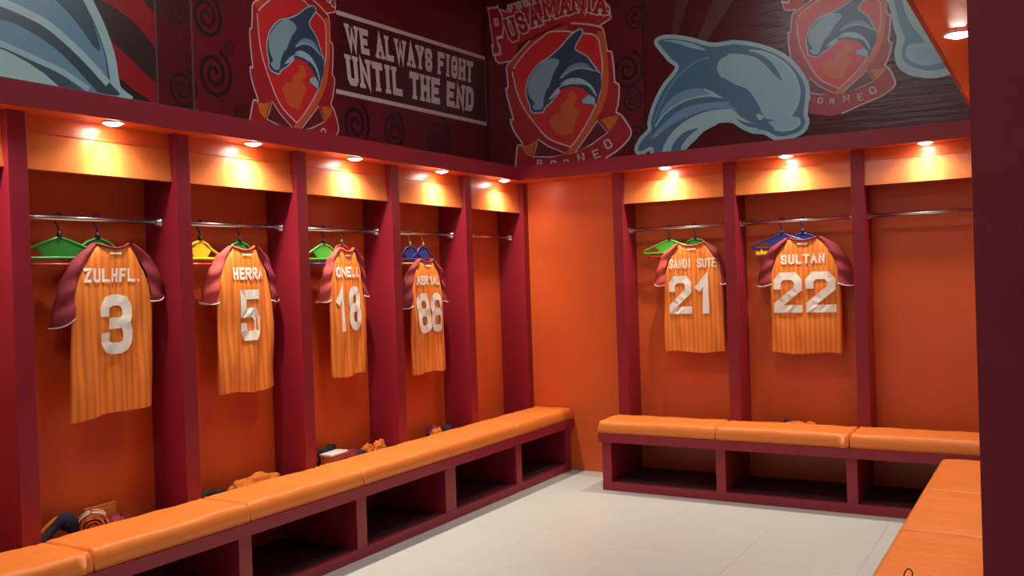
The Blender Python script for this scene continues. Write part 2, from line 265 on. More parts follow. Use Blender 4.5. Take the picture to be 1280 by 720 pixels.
DOLPHIN_BIG = [["f","#31546f",[[-2.69,3.364],[-2.595,3.366],[-2.442,3.324],[-2.262,3.251],[-2.132,3.242],[-2.078,3.243],[-1.935,3.199],[-1.796,3.135],[-1.688,3.056],[-1.596,2.939],[-1.552,2.823],[-1.563,2.701],[-1.571,2.633],[-1.56,2.577],[-1.595,2.512],[-1.692,2.481],[-1.788,2.484],[-1.871,2.535],[-1.955,2.552],[-2.04,2.597],[-2.111,2.648],[-2.214,2.66],[-2.252,2.645],[-2.343,2.609],[-2.421,2.545],[-2.508,2.466],[-2.527,2.364],[-2.772,2.357],[-2.775,2.507],[-2.865,2.479],[-2.904,2.513],[-2.861,2.592],[-2.786,2.659],[-2.784,2.719],[-2.739,2.848],[-2.655,2.986],[-2.549,3.112],[-2.601,3.186],[-2.677,3.287],[-2.707,3.337]],1,0,0],["s","#7fa3aa",[[-2.777,2.447],[-2.775,2.507],[-2.865,2.479],[-2.904,2.513],[-2.861,2.592],[-2.786,2.659],[-2.784,2.719],[-2.739,2.848],[-2.655,2.986],[-2.541,3.111],[-2.601,3.186],[-2.677,3.287],[-2.707,3.337],[-2.682,3.365],[-2.595,3.366],[-2.442,3.324],[-2.262,3.251],[-2.132,3.242],[-2.078,3.24],[-1.935,3.199],[-1.796,3.135],[-1.688,3.056],[-1.596,2.939],[-1.552,2.823],[-1.563,2.701],[-1.571,2.633],[-1.56,2.577],[-1.595,2.512],[-1.692,2.481],[-1.788,2.484],[-1.871,2.535],[-1.955,2.552],[-2.04,2.597],[-2.111,2.648],[-2.214,2.66],[-2.252,2.645],[-2.343,2.609],[-2.421,2.545],[-2.508,2.466],[-2.527,2.364]],1,4.5,0],["f","#6b949f",[[-2.216,3.085],[-2.192,3.125],[-2.135,3.148],[-2.109,3.158],[-1.994,3.131],[-1.91,3.09],[-1.842,3.023],[-1.788,2.952],[-1.734,2.9],[-1.759,2.969],[-1.813,3.054],[-1.881,3.113],[-1.951,3.157],[-1.852,3.13],[-1.743,3.057],[-1.663,2.969],[-1.618,2.873],[-1.607,2.789],[-1.627,2.709],[-1.666,2.638],[-1.619,2.618],[-1.613,2.583],[-1.649,2.545],[-1.704,2.535],[-1.772,2.545],[-1.827,2.587],[-1.874,2.655],[-1.92,2.76],[-1.988,2.867],[-2.088,2.924],[-2.174,2.986],[-2.182,2.98],[-2.217,3.042]],1,0,0],["s","#8fb5bb",[[-1.965,3.159],[-1.852,3.127],[-1.743,3.055],[-1.663,2.967],[-1.621,2.871],[-1.61,2.789],[-1.63,2.709],[-1.676,2.635]],1,2.2,0],["s","#8fb5bb",[[-1.619,2.611],[-1.618,2.57],[-1.662,2.54],[-1.731,2.534],[-1.8,2.551]],1,2.2,0],["f","#a5c2c6",[[-1.926,2.678],[-1.902,2.676],[-1.874,2.648],[-1.903,2.631],[-1.924,2.654]],1,0,0],["f","#31546f",[[-1.888,2.647],[-1.788,2.612],[-1.868,2.612]],0,0,0],["f","#86a9ae",[[-2.691,2.379],[-2.68,2.483],[-2.646,2.554],[-2.557,2.648],[-2.416,2.72],[-2.279,2.747],[-2.148,2.745],[-2.094,2.724],[-2.052,2.676],[-1.981,2.626],[-1.904,2.588],[-1.941,2.564],[-2.026,2.595],[-2.111,2.652],[-2.213,2.67],[-2.252,2.657],[-2.358,2.611],[-2.437,2.546],[-2.524,2.452],[-2.532,2.365]],1,0,0],["f","#31546f",[[-2.61,2.446],[-2.592,2.518],[-2.544,2.573],[-2.481,2.61],[-2.381,2.625],[-2.451,2.577],[-2.515,2.51],[-2.548,2.44]],1,0,0],["f","#31546f",[[-2.089,2.664],[-2.024,2.633],[-1.904,2.595],[-1.869,2.577],[-1.926,2.574],[-2.011,2.601]],1,0,0],["f","#527790",[[-2.772,2.59],[-2.681,2.677],[-2.553,2.766],[-2.397,2.808],[-2.147,2.8],[-2.136,2.773],[-2.065,2.724],[-2.152,2.749],[-2.219,2.757],[-2.339,2.751],[-2.492,2.714],[-2.619,2.662],[-2.732,2.593]],1,0,0],["f","#527790",[[-2.729,2.682],[-2.669,2.81],[-2.564,2.9],[-2.424,2.933],[-2.303,2.913],[-2.245,2.873],[-2.335,2.867],[-2.457,2.857],[-2.582,2.814],[-2.671,2.75]],1,0,0],["s","#86a9ae",[[-2.737,2.676],[-2.655,2.763],[-2.551,2.825],[-2.426,2.86],[-2.305,2.863],[-2.26,2.868],[-2.326,2.92]],1,1.8,0],["f","#86a9ae",[[-2.333,2.924],[-2.259,2.889],[-2.172,2.826],[-2.26,2.849],[-2.305,2.866],[-2.274,2.877]],0,0,0],["f","#6b949f",[[-2.643,3.341],[-2.534,3.327],[-2.397,3.276],[-2.301,3.211],[-2.414,3.246],[-2.535,3.303]],1,0,0],["s","#42708a",[[-2.744,2.714],[-2.675,2.855],[-2.56,3.018],[-2.402,3.127],[-2.281,3.153]],1,2.4,0]]
DOLPHIN_CLOSE = [["f","#4b6f83",[[2.117,3.054],[2.928,3.295],[3.032,3.056],[3.086,2.949],[3.126,2.866],[3.164,2.752],[3.189,2.61],[3.253,2.543],[3.276,2.46],[2.091,2.33]],0,0,0],["f","#1f3b46",[[2.837,2.979],[2.815,3.017],[2.92,3.087],[2.981,3.014],[3.043,2.917],[3.08,2.796],[3.075,2.765],[3.038,2.788],[2.975,2.864],[2.905,2.93]],0,0,0],["s","#223747",[[2.971,3.056],[2.997,3.003],[3.044,2.932],[3.082,2.85],[3.116,2.743],[3.132,2.593]],1,2.6,0],["s","#7fa0a5",[[2.984,3.089],[3.018,3.023],[3.065,2.944],[3.104,2.862],[3.142,2.748],[3.166,2.599],[3.209,2.559],[3.257,2.535]],1,8,0],["f","#1f3540",[[2.289,2.833],[2.486,2.887],[2.555,2.883],[2.661,2.873],[2.77,2.834],[2.883,2.764],[3.001,2.699],[3.149,2.596],[3.182,2.555],[3.062,2.552],[3.029,2.576],[2.919,2.669],[2.827,2.735],[2.694,2.793],[2.552,2.817],[2.287,2.774]],1,0,0],["s","#86a6a9",[[2.29,2.839],[2.487,2.907],[2.555,2.9],[2.64,2.886],[2.771,2.852],[2.884,2.79],[3.001,2.706],[3.119,2.606]],1,6,0],["f","#203d48",[[2.282,2.63],[2.547,2.683],[2.617,2.676],[2.689,2.672],[2.785,2.637],[2.876,2.595],[2.986,2.54],[2.993,2.496],[2.833,2.487],[2.827,2.544],[2.761,2.597],[2.673,2.638],[2.588,2.663]],0,0,0],["s","#7b9ea5",[[2.283,2.656],[2.48,2.706],[2.548,2.7],[2.618,2.686],[2.763,2.649],[2.862,2.622],[3.004,2.557]],1,4.5,0],["f","#7fa19f",[[2.1,2.587],[2.478,2.669],[2.547,2.676],[2.588,2.667],[2.673,2.638],[2.761,2.597],[2.828,2.551],[2.887,2.466],[2.092,2.361]],0,0,0]]
BANDS = [["f","#200a0c",[[3.031,3.054],[3.163,3.03],[3.292,2.974],[3.391,2.893],[3.458,2.818],[3.45,2.638],[3.283,2.755],[3.17,2.826],[3.095,2.916]],0,0,0],["f","#200a0c",[[3.187,2.652],[3.276,2.602],[3.376,2.56],[3.41,2.528],[3.174,2.522]],0,0,0],["f","#200a0c",[[3.332,3.129],[3.473,3.163],[3.467,3.028],[3.398,3.071]],0,0,0]]
DOLPHIN_EDGE = [["f","#8aa9b0",[[-0.966,3.541],[-0.968,3.218],[-0.943,3.09],[-0.96,2.985],[-0.941,2.89],[-0.858,2.817],[-0.718,2.779],[-0.608,2.789],[-0.433,2.816],[-0.417,3.432]],1,0,0],["f","#48707f",[[-0.926,3.533],[-0.929,3.211],[-0.89,3.082],[-0.914,2.994],[-0.895,2.914],[-0.8,2.851],[-0.689,2.831],[-0.593,2.851],[-0.431,2.904],[-0.417,3.432]],1,0,0],["f","#8fb6bd",[[-0.892,3.526],[-0.894,3.312],[-0.868,3.216],[-0.828,3.132],[-0.767,3.031],[-0.859,3.031],[-0.889,2.974],[-0.855,2.916],[-0.772,2.873],[-0.647,2.884],[-0.43,2.963],[-0.417,3.432]],1,0,0],["f","#6f99a5",[[-0.853,3.518],[-0.846,3.257],[-0.791,3.172],[-0.712,3.023],[-0.629,3.024],[-0.427,3.08],[-0.417,3.432]],1,0,0],["f","#6f99a5",[[-0.852,3.007],[-0.768,3.009],[-0.631,2.972],[-0.66,2.906],[-0.771,2.903],[-0.84,2.944]],1,0,0]]
QUADS = {"top":[[5.026,3.348],[6.685,3.384],[6.661,3.198],[5.05,3.165]],"bot":[[5.023,3.131],[6.684,3.16],[6.658,2.951],[5.046,2.918]],"box":[[4.946,3.408],[6.881,3.452],[6.871,2.875],[4.917,2.853]]}
CURL_L = [[3.797,3.118,0.13],[3.842,2.787,0.15],[3.604,2.662,0.12],[3.568,3.111,0.1],[5.118,2.651,0.17],[5.551,2.664,0.15],[6.133,2.652,0.2],[3.955,2.961,0.05],[4.032,2.585,0.06]]
CURL_B = [[-2.965,3.157,0.16],[-2.9,2.622,0.12],[-2.874,3.578,0.12],[-2.931,2.914,0.1]]
RAYS_B = [[[-2.496,3.823],[-2.367,3.798],[-2.567,3.274],[-2.607,3.268]],[[-2.18,3.7],[-1.996,3.665],[-2.401,3.156],[-2.439,3.192]]]
# ================================================================== setting
def panelbox(name, *a): return struct(boxo(name, *a, bev=0))
fl = struct(link('floor', box(bmesh.new(), -4.5, 1.3, -1.6, 7.05, -.08, -.010), GROUT))
tile_me = None; TS = .60
for i in range(9):
    for j in range(14):
        x = -3.90+i*TS; y = -1.30+j*TS
        x1 = min(x+TS, 1.2); y1 = min(y+TS, 6.9)
        if tile_me is None:
            t = boxo('floor_tile', 0, TS-.0010, 0, TS-.0010, -.0095, 0, FLOOR, fl, bev=.0003); tile_me = t.data
        else:
            t = bpy.data.objects.new('floor_tile', tile_me); C.objects.link(t); t.parent = fl
        t.location = (x, y, 0)
panelbox('wall_left', -4.45, -4.315, -1.6, 7.05, 0, CEIL, PLASTER)
panelbox('wall_back', -4.315, 1.3, 6.915, 7.05, 0, CEIL, PLASTER)
panelbox('wall_right', 1.2, 1.3, -1.6, 6.915, 0, CEIL, PLASTER)
panelbox('wall_front', -4.315, 1.2, -1.6, -1.5, 0, CEIL, PLASTER_W)
panelbox('ceiling', -4.45, 1.3, -1.6, 7.05, CEIL, CEIL+.1, PLASTER_W)
# ================================================================== lockers
HB = (.030, 2.031)     # header bottom: distance behind divider front, height
HT = (.052, ZSOF)      # header top
def header(parent, axis, front, sgn, a, b):
    """slanted glossy board; front = divider front coordinate, sgn = direction towards the wall"""
    d = Vector((HT[0]-HB[0], HT[1]-HB[1])).normalized(); n = Vector((d.y, -d.x))*.018   # n towards the wall
    P = [HB, HT, (HT[0]+n.x, HT[1]), (HB[0]+n.x, HB[1]+n.y)]
    o = link('header_panel', prism(bmesh.new(), [(front+sgn*p[0], p[1]) for p in P], axis, a, b), ORANGE_G, parent)
    e = Vector(HT)-d*.075
    Q = [tuple(e), HT, (HT[0]-.005, HT[1]), (e.x-.005, e.y)]
    link('batten', prism(bmesh.new(), [(front+sgn*p[0], p[1]) for p in Q], axis, a, b), ORANGE, o)
def rail(parent, p, q):
    bm = bmesh.new(); tube(bm, [p, q], .0125, 14)
    r = link('clothes_rail', bm, CHROME, parent)
    for e, s in ((p, 1), (q, -1)):
        d = (Vector(q)-Vector(p)).normalized()*s; bm = bmesh.new()
        tube(bm, [Vector(e), Vector(e)+d*.006, Vector(e)+d*.007, Vector(e)+d*.022, Vector(e)+d*.023], [.027, .027, .020, .018, .013], 16)
        link('flange', bm, CHROME, r)
T = .083
LY = [.52, 1.35, 2.18, 3.007, 3.823, 4.671, 5.52, 6.345]
RX = [-2.746, -1.911, -1.072, -.245]
ZR = 1.84; XR, YR = -3.79, 6.355
lk = thing('locker_row', 'long open locker row of red dividers and orange backs under the slogan banner', 'lockers', (XW, 3, .0))
lk.location = (0, 0, 0)
boxo('canopy_fascia', XT-.02, XT, .50, YT, ZS, ZT, MAROON, lk)
boxo('canopy_top', -4.30, XT-.02, .50, YM, ZT-.018, ZT-.001, MAROON, lk)
boxo('soffit', -3.93, XT-.02, .50, YW, ZSOF, ZSOF+.016, ORANGE, lk)
for i, y in enumerate(LY):
    boxo('divider', XW, XF, y, y+T, .404, ZSOF, MAROON_D, lk)
    if i < len(LY)-1:
        y0, y1 = y+T, LY[i+1]
        boxo('back_panel', XW-.018, XW, y0-T/2, y1+T/2, .404, ZSOF, ORANGE, lk)
        header(lk, 'y', XF, -1, y0, y1)
        rail(lk, (XR, y0, ZR), (XR, y1, ZR))
lr = thing('locker_row', 'shorter open locker row of three bays facing the camera above the detached bench', 'lockers')
boxo('canopy_fascia', XT-.02, -.36, YT, YT+.02, ZS, ZT, MAROON, lr)
boxo('canopy_top', XT-.02, .30, YT+.02, YM, ZT-.018, ZT-.001, MAROON, lr)
boxo('soffit', XT-.02, .02, YT+.02, YW+.03, ZSOF, ZSOF+.016, ORANGE, lr)
boxo('corner_panel', XF, RX[0]-T, YF+.2, YF+.22, 0, ZSOF, ORANGE, lr)
for i, x in enumerate(RX):
    boxo('divider', x-T+.006, x, YF, YW, .404 if i else .404, ZSOF, MAROON_D, lr)
    if i < len(RX)-1:
        boxo('back_panel', x-T/2, RX[i+1]-T/2, YW, YW+.018, .404, ZSOF, ORANGE, lr)
        header(lr, 'x', YF, 1, x, RX[i+1]-T+.006)
        rail(lr, (x, YR, ZR), (RX[i+1]-T+.006, YR, ZR))
# right-hand row, mostly hidden behind its end panel
lq = thing('locker_row', 'locker row at right edge, hidden behind its tall dark red end panel', 'lockers')
boxo('end_panel', -.1600, 1.19, 2.20, 2.28, 0, CEIL-.005, MAROON, lq)
boxo('canopy_fascia', -.363, -.348, 2.28, YT, ZSOF, ZT, MAROON, lq)
boxo('canopy_top', -.34, 1.19, 2.28, YT, ZT-.018, ZT-.001, MAROON, lq)
boxo('soffit', -.3475, .04, 2.28, YT, ZSOF+.0005, ZSOF+.016, ORANGE, lq)
RY = [3.42, 4.25, 5.08, 5.91]
boxo('back_panel', .02, .038, 2.28, YW, .404, ZSOF, ORANGE, lq)
for i, y in enumerate(RY):
    boxo('divider', -.215, .02, y, y+T, .404, ZSOF, MAROON_D, lq)
    if i < 3:
        header(lq, 'y', -.215, 1, y+T, RY[i+1]); rail(lq, (-.08, y+T, ZR), (-.08, RY[i+1], ZR))
# ================================================================== benches
def bench(name, label, axis, front, over, back, a, b, divs, sgn, bm_=None):
    """axis: direction the bench runs; front/over/back are coordinates across it"""
    t = thing(name, label, 'bench')
    def bx(nm, c0, c1, a0, a1, z0, z1, m=MAROON):
        if axis == 'y': return boxo(nm, c0, c1, a0, a1, z0, z1, m, t)
        return boxo(nm, a0, a1, c0, c1, z0, z1, m, t)
    bx('top_board', over, back, a, b, .343, .403)
    bx('bottom_board', front, back, a+.012, b-.012, .0005, .060)
    bx('back_board', back-sgn*.02, back-sgn*.006, a+.012, b-.012, .062, .343, bm_ or MAROON)
    for e0, e1 in zip(divs[:-1], divs[1:]): bx('cubby_shade', front+sgn*.03, back-sgn*.021, e0[1]+.001, e1[0]-.001, .0602, .0632, DARK)  # thin dark sheet added to deepen the shade on the cubby floors
    for d0, d1 in divs: bx('divider', front, back-sgn*.02, d0, d1, .060, .343)
    return t
bench('bench', 'long dark red bench base with open shoe cubbies along the left lockers', 'y', XB, XO, XW, .52, 6.415,
      [(.535, .60), (1.36, 1.44), (2.19, 2.27), (3.02, 3.10), (3.857, 3.94), (4.70, 4.815), (5.567, 5.645), (6.325, 6.400)], -1)
bench('bench', 'dark red bench base with open shoe cubbies against the far wall', 'x', YB, YO, YW-.002, -2.83, 1.15,
      [(-2.815, -2.745), (-1.99, -1.925), (-1.165, -1.10), (-.335, -.26), (.5, .57)], 1, ORANGE)
bench('bench', 'dark red bench base at lower right, under the row of seats nearest the camera', 'y', -.545, -.575, .018, 2.29, 5.315,
      [(2.30, 2.37), (2.99, 3.06), (3.77, 3.84), (4.50, 4.57), (5.225, 5.30)], 1)
def cushion(x0, x1, y0, y1, z0, z1, seed, name='seat_cushion'):
    bm = bmesh.new(); lx, ly = x1-x0, y1-y0
    n = max(6, int(lx/.035)); m_ = max(6, int(ly/.035)); rb = .034
    def edge(t, L):                       # distance to the nearest edge
        return min(t, L-t)
    def h(x, y):
        e = 1.0
        for d, q_, lo in (((edge(x, lx), rb, .40), (edge(y, ly), .012, .72)) if ly > lx else ((edge(x, lx), .012, .72), (edge(y, ly), rb, .40))):
            if d < q_: e *= math.sqrt(max(0, 1-(1-d/q_)**2))*(1-lo)+lo
        puff = .006*math.sin(math.pi*x/lx)*math.sin(math.pi*y/ly)
        w = .005*noise.noise(Vector((x*7+seed*3.1, y*7, seed)))
        ed = min(edge(y, ly), .16) if ly > lx else min(edge(x, lx), .16)
        w += .0035*math.sin((y if ly > lx else x)*95+4*noise.noise(Vector((x*5, y*5, seed))))*math.exp(-ed*16)
        return z0+(z1-z0)*e+puff+w*(1 if e > .97 else .3)
    xs = sorted(set([0, .006, .014, .024, rb, lx-rb, lx-.024, lx-.014, lx-.006, lx]+[rb+(lx-2*rb)*i/n for i in range(n+1)]))
    ys = sorted(set([0, .006, .014, .024, rb, ly-rb, ly-.024, ly-.014, ly-.006, ly]+[rb+(ly-2*rb)*i/m_ for i in range(m_+1)]))
    g = [[bm.verts.new((x, y, h(x, y))) for y in ys] for x in xs]
    for i in range(len(xs)-1):
        for j in range(len(ys)-1): bm.faces.new((g[i][j], g[i+1][j], g[i+1][j+1], g[i][j+1]))
    rim = [g[i][0] for i in range(len(xs))]+[g[-1][j] for j in range(1, len(ys))]+[g[i][-1] for i in range(len(xs)-2, -1, -1)]+[g[0][j] for j in range(len(ys)-2, 0, -1)]
    low = [bm.verts.new((min(max(v.co.x, .003), lx-.003), min(max(v.co.y, .003), ly-.003), z0)) for v in rim]
    for i in range(len(rim)):
        k = (i+1) % len(rim); bm.faces.new((rim[k], rim[i], low[i], low[k]))
    bm.faces.new(low[::-1]); bmesh.ops.recalc_face_normals(bm, faces=bm.faces)
    return link(name, bm, VINYL, smooth=True, loc=(x0, y0, 0))
SY = [.53, 1.43, 2.254, 3.07, 3.89, 4.718, 5.56, 6.405]
SL_ = ['on the left bench beyond the left picture edge', 'on the left bench, cut by the left picture edge', 'on the left bench in front of the rolled jersey', 'on the left bench below the yellow hanger bay',
       'on the left bench below the narrow folded jersey', 'on the left bench below the last hanging jersey', 'at the far corner end of the left bench']
for i in range(7):
    tag(cushion(XF+.004, XO-.002, SY[i]+.002, SY[i+1]-.002, .404, .489, i), 'orange vinyl seat cushion '+SL_[i], 'cushion', 'orange cushions on the left bench')
SX = [-2.833, -1.982, -1.138, -.30]
for i, l in enumerate(['at the free left end of the far bench', 'in the middle of the far bench, below the number 22 jersey', 'on the far bench below the bay with the empty rail']):
    tag(cushion(SX[i]+.002, SX[i+1]-.002, YO+.002, YF-.004, .404, .489, 20+i), 'orange vinyl cushion '+l, 'cushion', 'orange cushions on the far bench')
QY = [2.30, 3.02, 3.806, 4.531, 5.318]
for i, l in enumerate(['at lower right below the picture edge, against the end panel', 'nearest at lower right, with dark laces on it', 'in the middle of the right-hand bench', 'at the far end of the right-hand bench, by the far bench']):
    tag(cushion(-.577, -.22, QY[i]+.002, QY[i+1]-.002, .404, .489, 30+i), 'orange vinyl cushion '+l, 'cushion', 'orange cushions on the right bench')
# ================================================================== lamps
def downlight(loc, label, group, k=1.0, aim=(0, 0)):
    t = thing('downlight', label, 'lamp', loc, 0, group)
    bm = bmesh.new(); n = 28
    prof = [(.050, 0), (.051, -.004), (.045, -.007), (.039, -.004), (.038, .001)]
    rings = [[bm.verts.new((r*math.cos(2*math.pi*i/n), r*math.sin(2*math.pi*i/n), z)) for i in range(n)] for r, z in prof]
    for a in range(len(rings)-1):
        for i in range(n): bm.faces.new((rings[a][i], rings[a][(i+1) % n], rings[a+1][(i+1) % n], rings[a+1][i]))
    bmesh.ops.recalc_face_normals(bm, faces=bm.faces)
    link('trim_ring', bm, WHITEP, t, True)
    bm = bmesh.new(); tube(bm, [(0, 0, -.001), (0, 0, -.006), (0, 0, -.012), (0, 0, -.016)], [.038, .036, .027, .012], 24)
    link('lens', bm, LENS, t)
    ld = bpy.data.lights.new('bulb', 'SPOT'); ld.energy = LAMP_W*k; ld.color = LAMP_COL; ld.spot_size = R(150); ld.spot_blend = .85
    ld.shadow_soft_size = .022
    l = bpy.data.objects.new('bulb', ld); C.objects.link(l); l.parent = t; l.location = (0, 0, -.020); l.rotation_euler = (aim[0], aim[1], 0)
    ld = bpy.data.lights.new('beam', 'SPOT'); ld.energy = BEAM_W*k; ld.color = LAMP_COL; ld.spot_size = R(84); ld.spot_blend = .75
    ld.shadow_soft_size = .02
    l = bpy.data.objects.new('beam', ld); C.objects.link(l); l.parent = t; l.location = (0, 0, -.020)
XL = -3.612; YL = 6.178
for y, k, l in [(1.90, 1, 'small round downlight in the left canopy, beyond the left picture edge'), (2.64, .6, 'small round downlight above the nearest left jersey'), (3.47, 1.3, 'small round downlight above the second left jersey, over the yellow hanger'),
             (4.28, 1.3, 'small round downlight above the narrow folded jersey'), (5.18, 1.1, 'small round downlight above the last left jersey with amber hangers'), (6.00, .9, 'small round downlight in the canopy above the narrow empty bay by the corner')]:
    downlight((XL, y, ZSOF-.001), l, 'canopy downlights on the left', k)
for x, k, l in [(-2.39, 1.1, 'small round downlight on the far wall above the jersey with a two-word name'), (-1.545, 1.1, 'small round downlight on the far wall above the rightmost jersey'), (-.70, .6, 'small round downlight in the canopy above the empty rail near the right edge')]:
    downlight((x, YL, ZSOF-.001), l, 'canopy downlights on the far wall', k)
for y, l in [(3.37, 'largest round downlight, in the dark red canopy underside at top right'), ]:
    downlight((-.27, y, ZSOF-.001), l, 'canopy downlights on the right', .9)
downlight((-.277, 4.75, ZSOF-.001), 'round downlight in the right canopy, hidden behind the end panel', 'canopy downlights on the right', .9)
for (x, y), l in {(-1.6, 0.4): 'square white ceiling light nearest the entrance, above the picture', (-1.9, 3.9): 'square white ceiling light over the room centre, above the picture'}.items():
    t = thing('ceiling_light', l, 'lamp', (x, y, CEIL-.001), 0, 'ceiling panel lights')
    boxo('frame', -.62, .62, -.32, .32, -.03, 0, WHITEP, t); boxo('diffuser', -.59, .59, -.29, .29, -.034, -.030, DIFF, t)
    ld = bpy.data.lights.new('tubes', 'AREA'); ld.shape = 'RECTANGLE'; ld.size = 1.15; ld.size_y = .55; ld.energy = PANEL_W; ld.color = PANEL_COL
    lo = bpy.data.objects.new('tubes', ld); C.objects.link(lo); lo.parent = t; lo.location = (0, 0, -.04)
# ================================================================== murals
def lay(bm, mats, items, fn, base, step=.0003, k=2.6):
    """items in plane coordinates; fn(u, v, off) -> point. each layer a little prouder than the one below"""
    for n_, it in enumerate(items):
        kind, col, P, smooth, wd, closed = it
        m = ink(col, k)
        if m not in mats: mats.append(m)
        mi = mats.index(m); off = base+step*n_
        if kind == 'f':
            Q = catmull(P, True, 5) if smooth else P
            tris = tessellate_polygon([[Vector((p[0], p[1], 0)) for p in Q]])
            vs = [bm.verts.new(fn(p[0], p[1], off)) for p in Q]
            for t in tris:
                try: bm.faces.new([vs[i] for i in t]).material_index = mi
                except ValueError: pass
        else:
            Q = catmull(P, closed, 5) if smooth else (list(P)+[P[0]] if closed else P)
            w_ = wd*.0070/2
            V = [Vector((p[0], p[1])) for p in Q]; L = []; Rr = []
            for i, p in enumerate(V):
                if closed and i in (0, len(V)-1): d = V[1]-V[-2]
                else: d = V[min(i+1, len(V)-1)]-V[max(i-1, 0)]
                if d.length < 1e-9: d = Vector((1, 0))
                d.normalize(); nn = Vector((-d.y, d.x))*w_
                L.append(bm.verts.new(fn(*(p+nn), off))); Rr.append(bm.verts.new(fn(*(p-nn), off)))
            for i in range(len(V)-1):
                bm.faces.new((L[i], Rr[i], Rr[i+1], L[i+1])).material_index = mi
    return base+step*len(items)
def face_dir(bm, nrm):
    for f in bm.faces:
        f.normal_update()
        if f.normal.dot(nrm) < 0: f.normal_flip()
fL = lambda u, v, o: Vector((XM+o, u, v)); fB = lambda u, v, o: Vector((u, YM-o, v))
def affine(M_, items): return [(k, c, [(M_[0][0]*p[0]+M_[0][1]*p[1]+M_[0][2], M_[1][0]*p[0]+M_[1][1]*p[1]+M_[1][2]) for p in P], s, w_*.72, cl) for k, c, P, s, w_, cl in items]
def quad_text(bm, mats, txt, quad, fn, off, col, th=.2, serif=0, sp=.16, k=2.6, ws=.72, grow=0):
    m = ink(col, k)
    if m not in mats: mats.append(m)
    mi = mats.index(m)
    wd = {' ': .30, 'I': .42, 'W': 1.0, 'M': .95}
    tot = sum(wd.get(c, ws)+sp for c in txt)-sp
    bl, br, tr, tl = [Vector(q) for q in quad]
    def f(x, y, more=0):
        s = x/tot; t = y
        p = (bl*(1-s)+br*s)*(1-t)+(tl*(1-s)+tr*s)*t
        return fn(p.x, p.y, off+more)
    x = 0
    for c in txt:
        w_ = wd.get(c, ws)
        for kq, q in enumerate(glyph_quads(c, w_, 1, th, serif)):
            if grow:
                cx = sum(p[0] for p in q)/4; cy = sum(p[1] for p in q)/4
                a, b_, c_, d_ = [Vector(p) for p in q]
                ex = (b_-a).normalized()*grow; ey = (d_-a).normalized()*grow
                q = [tuple(a-ex-ey), tuple(b_+ex-ey), tuple(c_+ex+ey), tuple(d_-ex+ey)]
            add_flat(bm, [[(x+px, py) for px, py in q]], lambda a, b, kq=kq: f(a, b, kq*.00011), mi)
        x += w_+sp
def letters(bm, mats, items, fn, off, M_=None, outline=True):
    for c, col, quad in items:
        if M_: quad = [(M_[0][0]*p[0]+M_[0][1]*p[1]+M_[0][2], M_[1][0]*p[0]+M_[1][1]*p[1]+M_[1][2]) for p in quad]
        q = [quad[0], quad[1], quad[2], quad[3]]
        if outline:
            quad_text(bm, mats, c, q, fn, off, '#bfb0b0', .24, .9, ws=.72, grow=.07)
            quad_text(bm, mats, c, q, fn, off+.0024, col, .22, .8, ws=.72)
        else: quad_text(bm, mats, c, q, fn, off, col, .17, .8)
def spiral(u, v, r, turns=2.2):
    P = []
    for i in range(36):
        a = i/35*turns*2*math.pi; rr = r*(.12+.88*i/35); P.append((u+rr*math.cos(a)*.9, v+rr*math.sin(a)))
    return ('s', '#16060a', P, 1, r*26, 0)
def mural(name, label, x0, x1, left):
    bm = bmesh.new()
    if left: box(bm, XM-.012, XM, x0, x1, ZT-.1, CEIL-.01)
    else: box(bm, x0, x1, YM, YM+.012, ZT-.1, CEIL-.01)
    return tag(link(name, bm, MUR, None), label, 'banner')
MUR = mat('maroon banner print', (.17, .010, .018, 1), .33, nscale=2.2, namp=.45, bump=.06, bscale=9)
MUR2 = mat('darker maroon banner print', (.12, .008, .014, 1), .33, nscale=2.2, namp=.45, bump=.06, bscale=9)
MURR = mat('red banner print', (.40, .014, .022, 1), .33, nscale=2, namp=.3, bump=.06, bscale=9)
MURG = mat('dark maroon banner print with worn gloss', (.13, .010, .016, 1), .24, nscale=2, namp=.3, bump=.25, bscale=5, stretch=(1, 1, 9))
def motif(name, parent, build, nrm):
    bm = bmesh.new(); mats = []
    build(bm, mats); face_dir(bm, Vector(nrm))
    return link(name, bm, mats, parent)
NL, NB = (1, 0, 0), (0, -1, 0)
b1 = mural('wall_banner', 'printed wall banner with a huge blue dolphin tail at top left', -1.4, 3.43, True); b1.data.materials[0] = MURR
motif('printed_bands', b1, lambda bm, m: lay(bm, m, BANDS, fL, .0008), NL)
motif('printed_dolphin', b1, lambda bm, m: lay(bm, m, DOLPHIN_CLOSE, fL, .004), NL)
b2 = mural('wall_banner', 'narrow dark red banner strip with curls beside the huge dolphin tail', 3.436, 3.68, True); b2.data.materials[0] = MUR2
b3 = mural('wall_banner', 'dark red banner with a dolphin crest and a white two-line slogan', 3.686, 6.88, True)
for c in CURL_L: motif('printed_curl', b2 if c[0] < 3.68 else b3, lambda bm, m, c=c: lay(bm, m, [spiral(*c)], fL, .0006), NL)
for y in (3.433, 3.683): boxo('seam_highlight', XM, XM+.004, y-.006, y+.006, ZT, CEIL-.01, mat('seam highlight', (.20, .07, .07, 1), .4, nscale=9), b2)  # paler strips paint the highlight along the curled vinyl seams
def crest(bm, m, M_, fn):
    it = affine(M_, CREST) if M_ else CREST
    o = lay(bm, m, it, fn, .0015)
    letters(bm, m, CREST_SMALL, fn, o+.0006, M_)
    letters(bm, m, CREST_TITLE, fn, o+.0026, M_)
    letters(bm, m, CREST_BANNER, fn, o+.0006, M_, False)
motif('printed_crest', b3, lambda bm, m: crest(bm, m, MAP_LEFT, fL), NL)
